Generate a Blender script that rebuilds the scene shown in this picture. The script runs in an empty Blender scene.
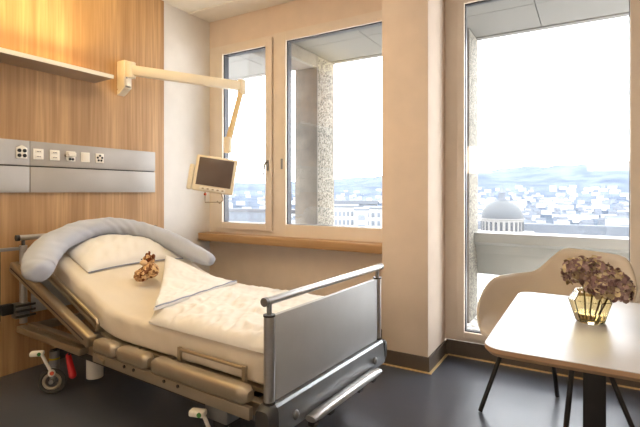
import bpy, bmesh, math, random
from mathutils import Vector, Matrix, noise
from math import sin, cos, pi, radians as R

SC = bpy.context.scene
COL = SC.collection
rnd = random.Random(7)

# ---------------------------------------------------------------- materials
def s2l(c):
    return tuple(((x/255)/12.92 if x/255 <= .04045 else ((x/255+.055)/1.055)**2.4) for x in c)

def mat(name, col, rough=.5, metal=0, var=None, vscale=6, stretch=(1, 1, 1), bump=0, bscale=40, spec=.5, sheen=0, coat=0):
    m = bpy.data.materials.new(name); m.use_nodes = True
    nt = m.node_tree; b = nt.nodes['Principled BSDF']
    c = s2l(col)
    b.inputs['Roughness'].default_value = rough
    b.inputs['Metallic'].default_value = metal
    b.inputs['Specular IOR Level'].default_value = spec
    if sheen: b.inputs['Sheen Weight'].default_value = sheen
    if coat: b.inputs['Coat Weight'].default_value = coat
    tc = nt.nodes.new('ShaderNodeTexCoord'); mp = nt.nodes.new('ShaderNodeMapping')
    mp.inputs['Scale'].default_value = stretch
    nt.links.new(tc.outputs['Object'], mp.inputs['Vector'])
    n = nt.nodes.new('ShaderNodeTexNoise'); n.inputs['Scale'].default_value = vscale; n.inputs['Detail'].default_value = 4
    nt.links.new(mp.outputs['Vector'], n.inputs['Vector'])
    c2 = s2l(var) if var else tuple(x*.93 for x in c)
    r = nt.nodes.new('ShaderNodeValToRGB')
    r.color_ramp.elements[0].position = .3; r.color_ramp.elements[0].color = (*c2, 1)
    r.color_ramp.elements[1].position = .7; r.color_ramp.elements[1].color = (*c, 1)
    nt.links.new(n.outputs['Fac'], r.inputs['Fac']); nt.links.new(r.outputs['Color'], b.inputs['Base Color'])
    if bump:
        n2 = nt.nodes.new('ShaderNodeTexNoise'); n2.inputs['Scale'].default_value = bscale; n2.inputs['Detail'].default_value = 3
        nt.links.new(mp.outputs['Vector'], n2.inputs['Vector'])
        bp = nt.nodes.new('ShaderNodeBump'); bp.inputs['Strength'].default_value = bump; bp.inputs['Distance'].default_value = .01
        nt.links.new(n2.outputs['Fac'], bp.inputs['Height']); nt.links.new(bp.outputs['Normal'], b.inputs['Normal'])
    return m

def wood(name, ca, cb, cc, axis='z', rough=.5):
    m = bpy.data.materials.new(name); m.use_nodes = True
    nt = m.node_tree; b = nt.nodes['Principled BSDF']; b.inputs['Roughness'].default_value = rough
    b.inputs['Specular IOR Level'].default_value = .35
    tc = nt.nodes.new('ShaderNodeTexCoord'); mp = nt.nodes.new('ShaderNodeMapping')
    st = {'z': (1, 1, .035), 'x': (.04, 1, 1), 'y': (1, .04, 1)}[axis]
    mp.inputs['Scale'].default_value = st
    nt.links.new(tc.outputs['Object'], mp.inputs['Vector'])
    n1 = nt.nodes.new('ShaderNodeTexNoise'); n1.inputs['Scale'].default_value = 55; n1.inputs['Detail'].default_value = 5
    n2 = nt.nodes.new('ShaderNodeTexNoise'); n2.inputs['Scale'].default_value = 9; n2.inputs['Detail'].default_value = 2
    for n in (n1, n2): nt.links.new(mp.outputs['Vector'], n.inputs['Vector'])
    r1 = nt.nodes.new('ShaderNodeValToRGB'); r1.color_ramp.elements[0].position = .35; r1.color_ramp.elements[1].position = .65
    r1.color_ramp.elements[0].color = (*s2l(ca), 1); r1.color_ramp.elements[1].color = (*s2l(cb), 1)
    r2 = nt.nodes.new('ShaderNodeValToRGB'); r2.color_ramp.elements[0].position = .42; r2.color_ramp.elements[1].position = .6
    r2.color_ramp.elements[0].color = (0, 0, 0, 1); r2.color_ramp.elements[1].color = (1, 1, 1, 1)
    nt.links.new(n1.outputs['Fac'], r1.inputs['Fac']); nt.links.new(n2.outputs['Fac'], r2.inputs['Fac'])
    mx = nt.nodes.new('ShaderNodeMix'); mx.data_type = 'RGBA'
    nt.links.new(r2.outputs['Color'], mx.inputs[0])
    mx.inputs[0].default_value = .4
    mth = nt.nodes.new('ShaderNodeMath'); mth.operation = 'MULTIPLY'; mth.inputs[1].default_value = .55
    nt.links.new(r2.outputs['Color'], mth.inputs[0]); nt.links.new(mth.outputs[0], mx.inputs[0])
    nt.links.new(r1.outputs['Color'], mx.inputs[6]); mx.inputs[7].default_value = (*s2l(cc), 1)
    nt.links.new(mx.outputs[2], b.inputs['Base Color'])
    return m

def speckle(name, ca, cb, scale, rough=.9, bump=.6):
    m = bpy.data.materials.new(name); m.use_nodes = True
    nt = m.node_tree; b = nt.nodes['Principled BSDF']; b.inputs['Roughness'].default_value = rough
    tc = nt.nodes.new('ShaderNodeTexCoord'); v = nt.nodes.new('ShaderNodeTexVoronoi'); v.inputs['Scale'].default_value = scale
    nt.links.new(tc.outputs['Object'], v.inputs['Vector'])
    r = nt.nodes.new('ShaderNodeValToRGB'); r.color_ramp.elements[0].position = .15; r.color_ramp.elements[1].position = .75
    r.color_ramp.elements[0].color = (*s2l(ca), 1); r.color_ramp.elements[1].color = (*s2l(cb), 1)
    sp = nt.nodes.new('ShaderNodeSeparateColor'); nt.links.new(v.outputs['Color'], sp.inputs[0])
    nt.links.new(sp.outputs[0], r.inputs['Fac']); nt.links.new(r.outputs['Color'], b.inputs['Base Color'])
    bp = nt.nodes.new('ShaderNodeBump'); bp.inputs['Strength'].default_value = bump; bp.inputs['Distance'].default_value = .01
    nt.links.new(v.outputs['Distance'], bp.inputs['Height']); nt.links.new(bp.outputs['Normal'], b.inputs['Normal'])
    return m

def emit(name, col, st):
    m = bpy.data.materials.new(name); m.use_nodes = True
    b = m.node_tree.nodes['Principled BSDF']
    b.inputs['Base Color'].default_value = (.8, .8, .8, 1)
    b.inputs['Emission Color'].default_value = (*s2l(col), 1); b.inputs['Emission Strength'].default_value = st
    return m

def pane_glass(name, tint=(1, 1, 1), ior=1.45):
    m = bpy.data.materials.new(name); m.use_nodes = True
    nt = m.node_tree; nt.nodes.clear()
    o = nt.nodes.new('ShaderNodeOutputMaterial'); t = nt.nodes.new('ShaderNodeBsdfTransparent'); g = nt.nodes.new('ShaderNodeBsdfGlossy')
    g.inputs['Roughness'].default_value = 0.0; t.inputs['Color'].default_value = (*tint, 1)
    f = nt.nodes.new('ShaderNodeFresnel'); 
    ge = nt.nodes.new('ShaderNodeNewGeometry'); mr = nt.nodes.new('ShaderNodeMapRange')
    mr.inputs['To Min'].default_value = ior; mr.inputs['To Max'].default_value = 1/ior     # same reflectance on both sides of the pane
    nt.links.new(ge.outputs['Backfacing'], mr.inputs['Value']); nt.links.new(mr.outputs['Result'], f.inputs['IOR'])
    mx = nt.nodes.new('ShaderNodeMixShader')
    nt.links.new(f.outputs[0], mx.inputs[0]); nt.links.new(t.outputs[0], mx.inputs[1]); nt.links.new(g.outputs[0], mx.inputs[2])
    nt.links.new(mx.outputs[0], o.inputs['Surface'])
    return m

def petals(name):
    m = bpy.data.materials.new(name); m.use_nodes = True
    nt = m.node_tree; b = nt.nodes['Principled BSDF']; b.inputs['Roughness'].default_value = .85
    g = nt.nodes.new('ShaderNodeNewGeometry'); r = nt.nodes.new('ShaderNodeValToRGB')
    cr = r.color_ramp; cr.interpolation = 'LINEAR'
    stops = [(0, (96, 72, 74)), (.22, (136, 108, 110)), (.45, (172, 148, 142)), (.6, (120, 96, 88)), (.75, (206, 188, 150)), (.88, (150, 130, 92)), (1, (222, 208, 176))]
    cr.elements[0].position, cr.elements[0].color = 0, (*s2l(stops[0][1]), 1)
    cr.elements[1].position, cr.elements[1].color = 1, (*s2l(stops[-1][1]), 1)
    for p, c in stops[1:-1]:
        e = cr.elements.new(p); e.color = (*s2l(c), 1)
    nt.links.new(g.outputs['Random Per Island'], r.inputs['Fac']); nt.links.new(r.outputs['Color'], b.inputs['Base Color'])
    return m

M = {}
M['wall'] = mat('white_paint', (232, 229, 225), .85, bump=.03, bscale=120)
M['wall_warmlit'] = mat('warm_lit_white_paint', (230, 212, 194), .85, bump=.0, bscale=120)  # white paint with the warm lamp light tinted into its colour
M['ceil'] = mat('ceiling_paint', (238, 234, 226), .9)
M['floor'] = mat('grey_vinyl', (80, 85, 97), .28, var=(73, 78, 89), vscale=3, bump=.02, bscale=200, spec=.4)
M['oak'] = wood('oak_veneer', (176, 139, 98), (200, 161, 117), (150, 113, 76), 'z', .5)
M['oak_h'] = wood('oak_board', (178, 140, 98), (196, 158, 114), (164, 126, 84), 'x', .45)
M['frame'] = mat('cream_window_frame', (230, 217, 202), .45)
M['gasket'] = mat('dark_aluminium', (62, 64, 70), .4, metal=.3)
M['base'] = mat('taupe_baseboard', (92, 82, 74), .5)
M['brass'] = mat('brass_strip', (236, 204, 150), .35, metal=.35)
M['panel'] = mat('silver_grey_laminate', (176, 172, 168), .45, metal=.15)
M['groove'] = mat('dark_gap', (60, 58, 56), .7)
M['white'] = mat('white_plastic', (236, 230, 218), .4)
M['plate'] = mat('socket_white', (240, 236, 226), .4)
M['black'] = mat('black_plastic', (26, 26, 28), .5)
M['ivory'] = mat('ivory_enamel', (236, 224, 200), .35)
M['screen'] = mat('screen_brown_reflection', (92, 76, 68), .3, spec=.5)  # brown reflection of the room put into the screen colour
M['alu'] = mat('brushed_aluminium', (190, 188, 186), .3, metal=.85, stretch=(.2, 4, 4), vscale=12)
M['alu2'] = mat('satin_champagne_metal', (168, 154, 134), .34, metal=.7)
M['cham'] = mat('champagne_plastic', (170, 158, 140), .36, metal=.55)
M['steel'] = mat('grey_steel', (150, 152, 154), .35, metal=.7)
M['dgrey'] = mat('dark_grey_plastic', (58, 58, 60), .5)
M['footpanel'] = mat('silver_foot_panel', (188, 190, 192), .5, metal=.3)
M['sheet'] = mat('cream_sheet', (220, 210, 194), .9, bump=.06, bscale=60, sheen=.2)
M['linen'] = mat('white_linen', (226, 223, 218), .9, bump=.06, bscale=45, sheen=.2)
M['piping'] = mat('blue_grey_piping', (150, 156, 174), .9)
M['bluecot'] = mat('pale_grey_blue_cotton', (176, 181, 194), .9, bump=.06, bscale=50, sheen=.2)
M['red'] = mat('red_handle', (200, 30, 36), .4)
M['green'] = mat('green_button', (60, 120, 60), .4)
M['orange'] = mat('orange_button', (210, 90, 60), .4)
M['yellow'] = mat('yellow_band', (200, 170, 50), .4)
M['rubber'] = mat('grey_rubber', (60, 58, 56), .7)
M['tabletop'] = mat('white_laminate', (186, 184, 184), .35, spec=.4)
M['tableedge'] = wood('beech_edge', (170, 140, 112), (184, 154, 124), (156, 124, 96), 'x', .5)
M['blackmetal'] = mat('black_powder_coat', (24, 22, 26), .4)
M['shell'] = mat('sand_beige_shell', (202, 190, 174), .5, bump=.02, bscale=90)
M['conc'] = speckle('washed_aggregate', (70, 67, 60), (136, 130, 118), 70)
M['concd'] = mat('grey_concrete', (112, 106, 98), .9, var=(92, 88, 82), vscale=5, bump=.2)
M['soffit'] = mat('soffit_panel', (112, 109, 104), .7)
M['parapet'] = mat('grey_metal_parapet', (140, 140, 136), .55, metal=.2)
M['gravel'] = speckle('pale_gravel', (170, 168, 162), (235, 232, 226), 30)
M['pane'] = pane_glass('window_glass')
M['petal'] = petals('dried_petals')
M['stem'] = mat('dry_stem', (110, 92, 60), .8)
M['toy'] = speckle('spotted_plush', (104, 52, 22), (222, 184, 134), 75, .95, .2)
M['toyp'] = mat('cream_plush', (222, 190, 150), .95)
M['toyb'] = mat('brown_plush', (116, 62, 34), .95)

gm = bpy.data.materials.new('amber_glass'); gm.use_nodes = True
gb = gm.node_tree.nodes['Principled BSDF']; gb.inputs['Base Color'].default_value = (*s2l((230, 218, 184)), 1)
gb.inputs['Transmission Weight'].default_value = 1; gb.inputs['Roughness'].default_value = .02; gb.inputs['IOR'].default_value = 1.45
M['vase'] = gm

# ---------------------------------------------------------------- mesh building
class MB:
    def __init__(s): s.bm = bmesh.new()
    def _add(s, verts, faces):
        vs = [s.bm.verts.new(v) for v in verts]
        for f in faces:
            try: s.bm.faces.new([vs[i] for i in f])
            except ValueError: pass
        return vs
    def box(s, x0, x1, y0, y1, z0, z1, bev=0, M4=None, seg=2):
        t = bmesh.new()
        r = bmesh.ops.create_cube(t, size=1)
        for v in t.verts:
            v.co = Vector(((x0+x1)/2+v.co.x*(x1-x0), (y0+y1)/2+v.co.y*(y1-y0), (z0+z1)/2+v.co.z*(z1-z0)))
        if bev: bmesh.ops.bevel(t, geom=list(t.edges), offset=bev, segments=seg, profile=.5, affect='EDGES')
        s.take(t, M4); return s
    def take(s, t, M4=None):
        t.verts.index_update()
        s._add([(M4 @ v.co if M4 else v.co.copy()) for v in t.verts], [[v.index for v in f.verts] for f in t.faces]); t.free()
    def tube(s, pts, r, seg=12, caps=True, closed=False, round_ends=False):
        pts = [Vector(p) for p in pts]; n = len(pts)
        rr = list(r) if isinstance(r, (list, tuple)) else [r]*n
        if round_ends:
            d0 = (pts[0]-pts[1]).normalized(); d1 = (pts[-1]-pts[-2]).normalized()
            a = [(pts[0]+d0*rr[0]*sin(k), rr[0]*cos(k)) for k in (1.4, 1.0, .5)]
            b = [(pts[-1]+d1*rr[-1]*sin(k), rr[-1]*cos(k)) for k in (.5, 1.0, 1.4)]
            pts = [p for p, _ in a]+pts+[p for p, _ in b]; rr = [q for _, q in a]+rr+[q for _, q in b]; n = len(pts)
        rings = []; up = None
        for i, p in enumerate(pts):
            if closed: d = pts[(i+1) % n]-pts[i-1]
            else: d = pts[min(i+1, n-1)]-pts[max(i-1, 0)]
            d.normalize()
            if up is None:
                up = Vector((0, 0, 1)) if abs(d.z) < .9 else Vector((1, 0, 0))
            x = d.cross(up)
            if x.length < 1e-6: x = d.orthogonal()
            x.normalize(); y = x.cross(d).normalized(); up = y
            rings.append([s.bm.verts.new(p+x*cos(2*pi*k/seg)*rr[i]+y*sin(2*pi*k/seg)*rr[i]) for k in range(seg)])
        m = n if closed else n-1
        for i in range(m):
            a, b = rings[i], rings[(i+1) % n]
            for k in range(seg): s.bm.faces.new((a[k], a[(k+1) % seg], b[(k+1) % seg], b[k]))
        if caps and not closed:
            s.bm.faces.new(rings[0][::-1]); s.bm.faces.new(rings[-1])
        return s
    def lathe(s, prof, c=(0, 0, 0), seg=24, rot=0, close=False):
        c = Vector(c); rings = []
        for (r, z) in prof:
            if r < 1e-5: rings.append([s.bm.verts.new(c+Vector((0, 0, z)))])
            else: rings.append([s.bm.verts.new(c+Vector((r*cos(rot+2*pi*k/seg), r*sin(rot+2*pi*k/seg), z))) for k in range(seg)])
        for a, b in zip(rings, rings[1:]):
            for k in range(seg):
                q = [a[k % len(a)], a[(k+1) % len(a)], b[(k+1) % len(b)], b[k % len(b)]]
                u = []
                for v in q:
                    if v not in u: u.append(v)
                if len(u) > 2: s.bm.faces.new(u)
        if not close:
            for rg in (rings[0][::-1], rings[-1]):
                if len(rg) > 2: s.bm.faces.new(rg)
        return s
    def prism(s, poly, axis, a, b):
        """poly of 2-D points extruded along axis from a to b"""
        def P(p, t):
            return {'x': (t, p[0], p[1]), 'y': (p[0], t, p[1]), 'z': (p[0], p[1], t)}[axis]
        n = len(poly)
        s._add([P(p, a) for p in poly]+[P(p, b) for p in poly],
               [list(range(n))[::-1], list(range(n, 2*n))]+[[i, (i+1) % n, n+(i+1) % n, n+i] for i in range(n)])
        return s
    def ball(s, c, r, sub=2, M4=None):
        t = bmesh.new(); bmesh.ops.create_icosphere(t, subdivisions=sub, radius=1)
        rr = r if isinstance(r, (tuple, list)) else (r, r, r)
        for v in t.verts: v.co = Vector((v.co.x*rr[0], v.co.y*rr[1], v.co.z*rr[2]))
        mm = Matrix.Translation(c) @ (M4 if M4 else Matrix())
        s.take(t, mm); return s
    def grid(s, fn, nu, nv, closeu=False, closev=False):
        vs = [[s.bm.verts.new(fn(i/(nu if closeu else nu-1), j/(nv if closev else nv-1))) for j in range(nv)] for i in range(nu)]
        for i in range(nu if closeu else nu-1):
            for j in range(nv if closev else nv-1):
                s.bm.faces.new((vs[i][j], vs[(i+1) % nu][j], vs[(i+1) % nu][(j+1) % nv], vs[i][(j+1) % nv]))
        return vs
    def cap(s, ring): s.bm.faces.new(ring)
    def build(s, name, m, parent=None, smooth=True, local=False, mods=()):
        bmesh.ops.remove_doubles(s.bm, verts=s.bm.verts, dist=1e-6)
        bmesh.ops.recalc_face_normals(s.bm, faces=s.bm.faces)
        me = bpy.data.meshes.new(name); s.bm.to_mesh(me); s.bm.free()
        o = bpy.data.objects.new(name, me); COL.objects.link(o)
        for k in (m if isinstance(m, (list, tuple)) else [m]): me.materials.append(k if not isinstance(k, str) else M[k])
        if parent is not None:
            o.parent = parent
            if not local: me.transform(ROOT[parent.name].inverted())
            ROOT[o.name] = ROOT[parent.name]
        else:
            xs = [v.co for v in me.vertices]
            c = Vector(((min(v.x for v in xs)+max(v.x for v in xs))/2, (min(v.y for v in xs)+max(v.y for v in xs))/2, min(v.z for v in xs)))
            me.transform(Matrix.Translation(-c)); o.location = c
            ROOT[o.name] = Matrix.Translation(c)
        if smooth:
            for p in me.polygons: p.use_smooth = True
            me.set_sharp_from_angle(angle=R(38))
        return o
ROOT = {}

def tag(o, label=None, cat=None, group=None, kind=None):
    if label: o['label'] = label
    if cat: o['category'] = cat
    if group: o['group'] = group
    if kind: o['kind'] = kind
    return o
def thing(name, loc, label, cat, rz=0, group=None, kind=None):
    o = bpy.data.objects.new(name, None); COL.objects.link(o); o.empty_display_size = .1
    o.location = loc; o.rotation_euler = (0, 0, rz)
    ROOT[o.name] = Matrix.Translation(loc) @ Matrix.Rotation(rz, 4, 'Z')
    return tag(o, label, cat, group, kind)
def struct(name, mb, m, label, cat, **k):
    return tag(mb.build(name, m, **k), label, cat, kind='structure')
def nz(x, y, z=0, sc=1): return noise.noise(Vector((x*sc, y*sc, z)))

# ---------------------------------------------------------------- the room
HW = -3.437      # head wall
WP = HW+.03      # oak facing
YW = 3.5         # window wall
ZC = 3.03
XR, YB = 1.9, -2.6

struct('floor', MB().box(HW-.1, XR+.1, YB-.1, YW+.12, -.1, 0), 'floor', 'dark grey smooth vinyl floor under the bed and table', 'floor')
struct('ceiling', MB().box(HW-.1, XR+.1, YB-.1, YW+.12, ZC, ZC+.1), 'ceil', 'pale ceiling above the window wall', 'ceiling')
struct('trim_1', MB().box(HW, -1.3, 3.2, 3.215, ZC-.012, ZC), 'ceil', 'thin pale ceiling joint strip running along the window wall', 'ceiling trim')
struct('wall_left', MB().box(HW-.1, HW, YB-.1, YW+.12, 0, ZC), 'wall', 'white painted wall strip between oak cladding and window corner', 'wall')
struct('wall_right', MB().box(XR, XR+.1, YB-.1, YW+.12, 0, ZC), 'wall', 'white side wall right of the photo', 'wall')
struct('wall_rear', MB().box(HW, XR, YB-.1, YB, 0, ZC), 'wall', 'white wall behind the viewer', 'wall')
struct('trim_2', MB().box(HW, WP, YB+.3, 2.879, 0.0, ZC-.005), 'oak', 'oak veneer wall cladding behind the bed head', 'wall cladding')

# window wall with openings
wb = MB()
wb.box(HW, XR, YW, YW+.1, 2.755, ZC)                   # above the windows
wb.box(HW, -1.28, YW, YW+.1, 0, .81)                   # under the sill
wb.box(.38, XR, YW, YW+.1, 0, 2.755)                   # right of the tall window
struct('wall_back', wb, 'wall_warmlit', 'painted window wall around and under the windows', 'wall', smooth=False)
struct('wall_pier', MB().box(-1.30, -.956, 3.068, YW+.1, 0, ZC, bev=.004), 'wall_warmlit', 'projecting painted pier between the wide window and tall window', 'pier')
struct('trim_3', MB().box(-3.436, -1.301, 3.335, YW-.001, .752, .826, bev=.004), 'oak_h', 'oak window sill board under the two windows', 'window sill')

struct('baseboard_back', MB().box(-.944, XR, YW-.012, YW-.0005, 0, .115), 'base', 'dark taupe baseboard under the tall window', 'baseboard')
bb = MB(); bb.box(-1.312, -.944, 3.056, 3.0675, 0, .104); bb.box(-.9555, -.944, 3.068, YW-.012, 0, .104)
struct('baseboard_pier', bb, 'base', 'dark taupe baseboard wrapped around the pier', 'baseboard', smooth=False)
struct('baseboard_corner', MB().box(-3.42, -1.313, YW-.012, YW-.0005, 0, .104), 'base', 'dark taupe baseboard below the sill behind the bed', 'baseboard')
tb = MB(); tb.box(-.93, XR, YW-.030, YW-.013, 0, .006)
struct('trim_4', tb, 'brass', 'thin brass strip along the floor under the tall window', 'floor strip')
tb = MB(); tb.box(-1.33, -.926, 3.038, 3.055, 0, .006); tb.box(-.943, -.926, 3.056, YW-.031, 0, .006)
struct('trim_5', tb, 'brass', 'thin brass strip on the floor around the pier', 'floor strip', smooth=False)

def ring(mb, x0, x1, z0, z1, ox0, ox1, oz0, oz1, y0, y1, bev=0):
    """rectangular frame: outer x0..x1 z0..z1, opening ox0..ox1 oz0..oz1"""
    mb.box(x0, ox0, y0, y1, z0, z1, bev); mb.box(ox1, x1, y0, y1, z0, z1, bev)
    mb.box(ox0, ox1, y0, y1, z0, oz0, bev); mb.box(ox0, ox1, y0, y1, oz1, z1, bev)
    return mb

# small casement window
w1 = thing('window_1', (-2.97, YW, .81), 'narrow casement window next to the corner, behind the monitor', 'window', kind='structure')
ring(MB(), HW, -2.585, .812, 2.755, -3.31, -2.62, .89, 2.71, YW, YW+.008).build('frame', 'frame', w1, False)
ring(MB(), -3.328, -2.604, .872, 2.728, -3.235, -2.68, .937, 2.655, YW-.028, YW-.004, .003).build('sash', 'frame', w1, False)
ring(MB(), -3.33, -2.60, .88, 2.73, -3.233, -2.682, .94, 2.65, YW+.009, YW+.07).build('outer_profile', 'gasket', w1, False)
MB().box(-3.25, -2.665, YW-.0035, YW+.008, .925, 2.665).build('pane', 'pane', w1, False)
h = MB().box(-2.66, -2.635, YW-.036, YW-.029, 1.45, 1.55, .003).build('handle', 'steel', w1)
MB().tube([(-2.648, YW-.037, 1.525), (-2.648, YW-.07, 1.525), (-2.655, YW-.075, 1.50), (-2.662, YW-.075, 1.40)], .009, 10).build('lever', 'steel', h)
# wide fixed window
w2 = thing('window_2', (-1.95, YW, .81), 'wide window with concrete pillar outside, left of the pier', 'window', kind='structure')
ring(MB(), -2.584, -1.301, .812, 2.755, -2.447, -1.36, .942, 2.668, YW-.020, YW+.003, .003).build('frame', 'frame', w2, False)
ring(MB(), -2.56, -1.301, .88, 2.73, -2.445, -1.36, .945, 2.664, YW+.016, YW+.075).build('outer_profile', 'gasket', w2, False)
MB().box(-2.46, -1.35, YW+.0035, YW+.0155, .93, 2.68).build('pane', 'pane', w2, False)
MB().box(-2.50, -2.478, YW-.028, YW-.0205, 1.46, 1.56, .003).build('latch_plate', 'steel', w2)
# tall window
w3 = thing('window_3', (-.3, YW, .116), 'tall floor length window behind the beige armchair', 'window', kind='structure')
ring(MB(), -.955, .38, .117, 2.755, -.83, .25, .17, 2.69, YW-.004, YW+.008).build('frame', 'frame', w3, False)
ring(MB(), -.86, .28, .15, 2.72, -.806, .225, .194, 2.665, YW-.03, YW-.0045, .003).build('sash', 'frame', w3, False)
ring(MB(), -.95, .37, .13, 2.75, -.802, .222, .198, 2.66, YW+.0095, YW+.05).build('outer_profile', 'gasket', w3, False)
MB().box(-.82, .24, YW-.0035, YW+.0085, .18, 2.68).build('pane', 'pane', w3, False)

# lamp shelf on the oak cladding
ls = thing('wall_light', (WP, 1.1, 2.115), 'slim shelf-like wall lamp glowing upward on the oak cladding', 'wall light')
MB().prism([(WP+.0005, 2.118), (WP+.24, 2.124), (WP+.24, 2.150), (WP+.225, 2.150), (WP+.225, 2.130), (WP+.0005, 2.130)], 'y', -.3, 2.19).build('shelf', mat('lamp_shelf_grey', (170, 150, 130), .5, metal=.1), ls, False)
MB().box(WP+.2403, WP+.246, -.3, 2.19, 2.122, 2.151).build('front_edge', 'white', ls, False)
MB().box(WP+.05, WP+.15, -.28, 2.12, 2.1305, 2.136).build('light_strip', emit('warm_led', (255, 190, 90), 4), ls, False)
L = bpy.data.lights.new('led', 'AREA'); L.shape = 'RECTANGLE'; L.size = .10; L.size_y = 2.4; L.energy = 22; L.spread = R(120); L.color = (1, .79, .36)
lo = bpy.data.objects.new('led_lamp', L); COL.objects.link(lo); lo.parent = ls
lo.matrix_parent_inverse = Matrix.Translation((-WP, -1.1, -2.115)); lo.location = (WP+.17, .92, 2.15); lo.rotation_euler = (0, R(180+16), 0)

# bedhead supply panel with sockets
sp = thing('supply_panel', (WP, 1.5, 1.243), 'long silver grey socket panel on the oak cladding above the bed', 'wall panel')
MB().box(WP+.0003, WP+.008, .2, 2.76, 1.243, 1.606).build('back_plate', 'groove', sp, False)
for (y0, y1) in ((.2, 1.690), (1.6935, 2.762)):
    MB().box(WP+.008, WP+.022, y0, y1, 1.433, 1.606, .0015).build('upper_panel', 'panel', sp)
for (y0, y1) in ((.2, 1.690), (1.6955, 2.762)):
    MB().box(WP+.008, WP+.022, y0, y1, 1.243, 1.424, .0015).build('lower_panel', 'panel', sp)
XS = WP+.0222
def dots(parent, pts, r, m='black'):
    for (y, z) in pts:
        MB().tube([(XS+.007, y, z), (XS+.0105, y, z)], r, 14).build('hole', m, parent)
for k, y in enumerate((1.636, 1.746, 1.861, 1.981, 2.096, 2.217)):
    z = 1.517
    s_ = MB().box(XS, XS+.0075, y-.036, y+.036, z-.038, z+.038, .003)
    if k == 0: s_.prism([(y-.034, z+.037), (y+.034, z+.037), (y, z+.056)], 'x', XS, XS+.007)
    pl = s_.build('socket', 'plate', sp)
    if k == 0: dots(pl, [(y-.017, z+.017), (y+.017, z+.017), (y-.017, z-.017), (y+.017, z-.017)], .013)
    elif k in (1, 2):
        for dz in (-.018, .018): MB().box(XS+.0076, XS+.010, y-.024, y+.024, z+dz-.011, z+dz+.011, .001).build('outlet', 'white', pl)
        for dz in (-.018, .018):
            for dy in (-.010, 0, .010): MB().box(XS+.0101, XS+.0108, y+dy-.003, y+dy+.003, z+dz-.003, z+dz+.003).build('hole', 'dgrey', pl)
    elif k == 3:
        MB().box(XS+.0076, XS+.024, y-.03, y+.034, z-.004, z+.03, .004).build('switch', 'white', pl)
        MB().tube([(XS+.0076, y-.037, z+.004), (XS+.03, y-.037, z+.004)], .013, 12).build('plug', 'cham', pl)
        dots(pl, [(y-.008, z-.022), (y+.014, z-.022)], .010)
    elif k == 4:
        MB().box(XS+.0076, XS+.010, y-.028, y+.028, z-.03, z+.03, .001).build('rocker', 'white', pl)
    else:
        dots(pl, [(y, z+.02), (y-.019, z+.004), (y+.019, z+.004), (y-.012, z-.018), (y+.012, z-.018)], .0085)

# ---------------------------------------------------------------- monitor on its swing arm
bm_ = thing('bedside_monitor', (WP, 2.42, 2.08), 'ivory screen on a jointed swing arm fixed to the oak cladding', 'monitor')
br = MB(); br.box(WP+.0005, WP+.10, 2.385, 2.462, 2.105, 2.345, .012); br.prism([(WP+.002, 2.10), (WP+.002, 2.06), (WP+.03, 2.07), (WP+.1, 2.115), (WP+.1, 2.13)], 'y', 2.39, 2.457)
brk = br.build('wall_bracket', 'ivory', bm_)
MB().tube([(WP+.115, 2.435, 2.20), (WP+.115, 2.435, 2.325)], .042, 18).build('pivot', 'ivory', brk)
MB().box(WP+.1003, WP+.104, 2.405, 2.413, 2.19, 2.30).build('slot', 'steel', brk)
A0 = Vector((WP+.14, 2.45, 2.258)); A1 = Vector((-2.755, 3.215, 2.222))
d = (A1-A0); ang = math.atan2(d.y, d.x)
MA = Matrix.Translation(A0) @ Matrix.Rotation(ang, 4, 'Z') @ Matrix.Rotation(-math.atan2(d.z, d.xy.length), 4, 'Y')
arm = MB().box(-.02, d.length+.01, -.03, .03, -.042, .042, .012, MA).build('upper_arm', 'ivory', bm_)
MB().tube([A1+Vector((0, 0, -.075)), A1+Vector((0, 0, .055))], .038, 18).build('elbow', 'ivory', arm)
A2 = Vector((-2.745, 3.02, 1.68))
top = A1+Vector((0, -.012, -.06))
la = MB().tube([top, top.lerp(A2, .5), A2], [.024, .026, .028], 14, round_ends=True).build('lower_arm', mat('warm_ivory', (226, 200, 150), .4), bm_)
MB().tube([A2+Vector((0, 0, .05)), A2+Vector((0, 0, -.09))], .035, 16).build('wrist', 'ivory', la)
# the screen: local x right, y away, z up
n = Vector((.62, -.78, 0)).normalized()
xr = Vector((-n.y, n.x, 0)); MC = Vector((-2.793, 2.91, 1.398))
MM = Matrix((( xr.x, -n.x, 0, MC.x), (xr.y, -n.y, 0, MC.y), (0, 0, 1, MC.z), (0, 0, 0, 1))) @ Matrix.Rotation(R(8.5), 4, 'Y') @ Matrix.Rotation(R(-4), 4, 'X')
hs = MB().box(-.175, .175, -.022, .022, -.16, .15, .012, MM).build('housing', 'ivory', bm_)
MB().box(-.148, .148, -.026, -.0222, -.108, .132, .001, MM).build('screen', 'screen', hs)
MB().box(-.11, .11, -.03, -.0222, -.15, -.122, .002, MM).build('button_strip', 'white', hs)
for k in range(5): MB().box(-.09+.042*k, -.072+.042*k, -.033, -.0302, -.142, -.13, .001, MM).build('button', 'alu2', hs)
MB().box(-.22, -.178, -.03, .02, -.16, .06, .012, MM).build('handset', 'ivory', bm_)
MB().box(-.03, .03, .0222, .09, -.04, .16, .01, MM).build('mount_plate', 'ivory', bm_)
q = MM @ Vector((.08, .0, -.162))
MB().tube([q, q+Vector((.02, 0, -.05)), q+Vector((-.02, 0, -.08)), q+Vector((-.05, 0, -.06))], .006, 8).build('cable', 'alu2', bm_)
q = MM @ Vector((-.06, .0, -.162))
MB().tube([q, q+Vector((0, 0, -.09)), q+Vector((.11, .07, -.09))], .005, 8).build('hook_rod', 'alu2', bm_)
MB().ball(q+Vector((0, 0, -.02)), .012).build('hook_knob', 'orange', bm_)

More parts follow.
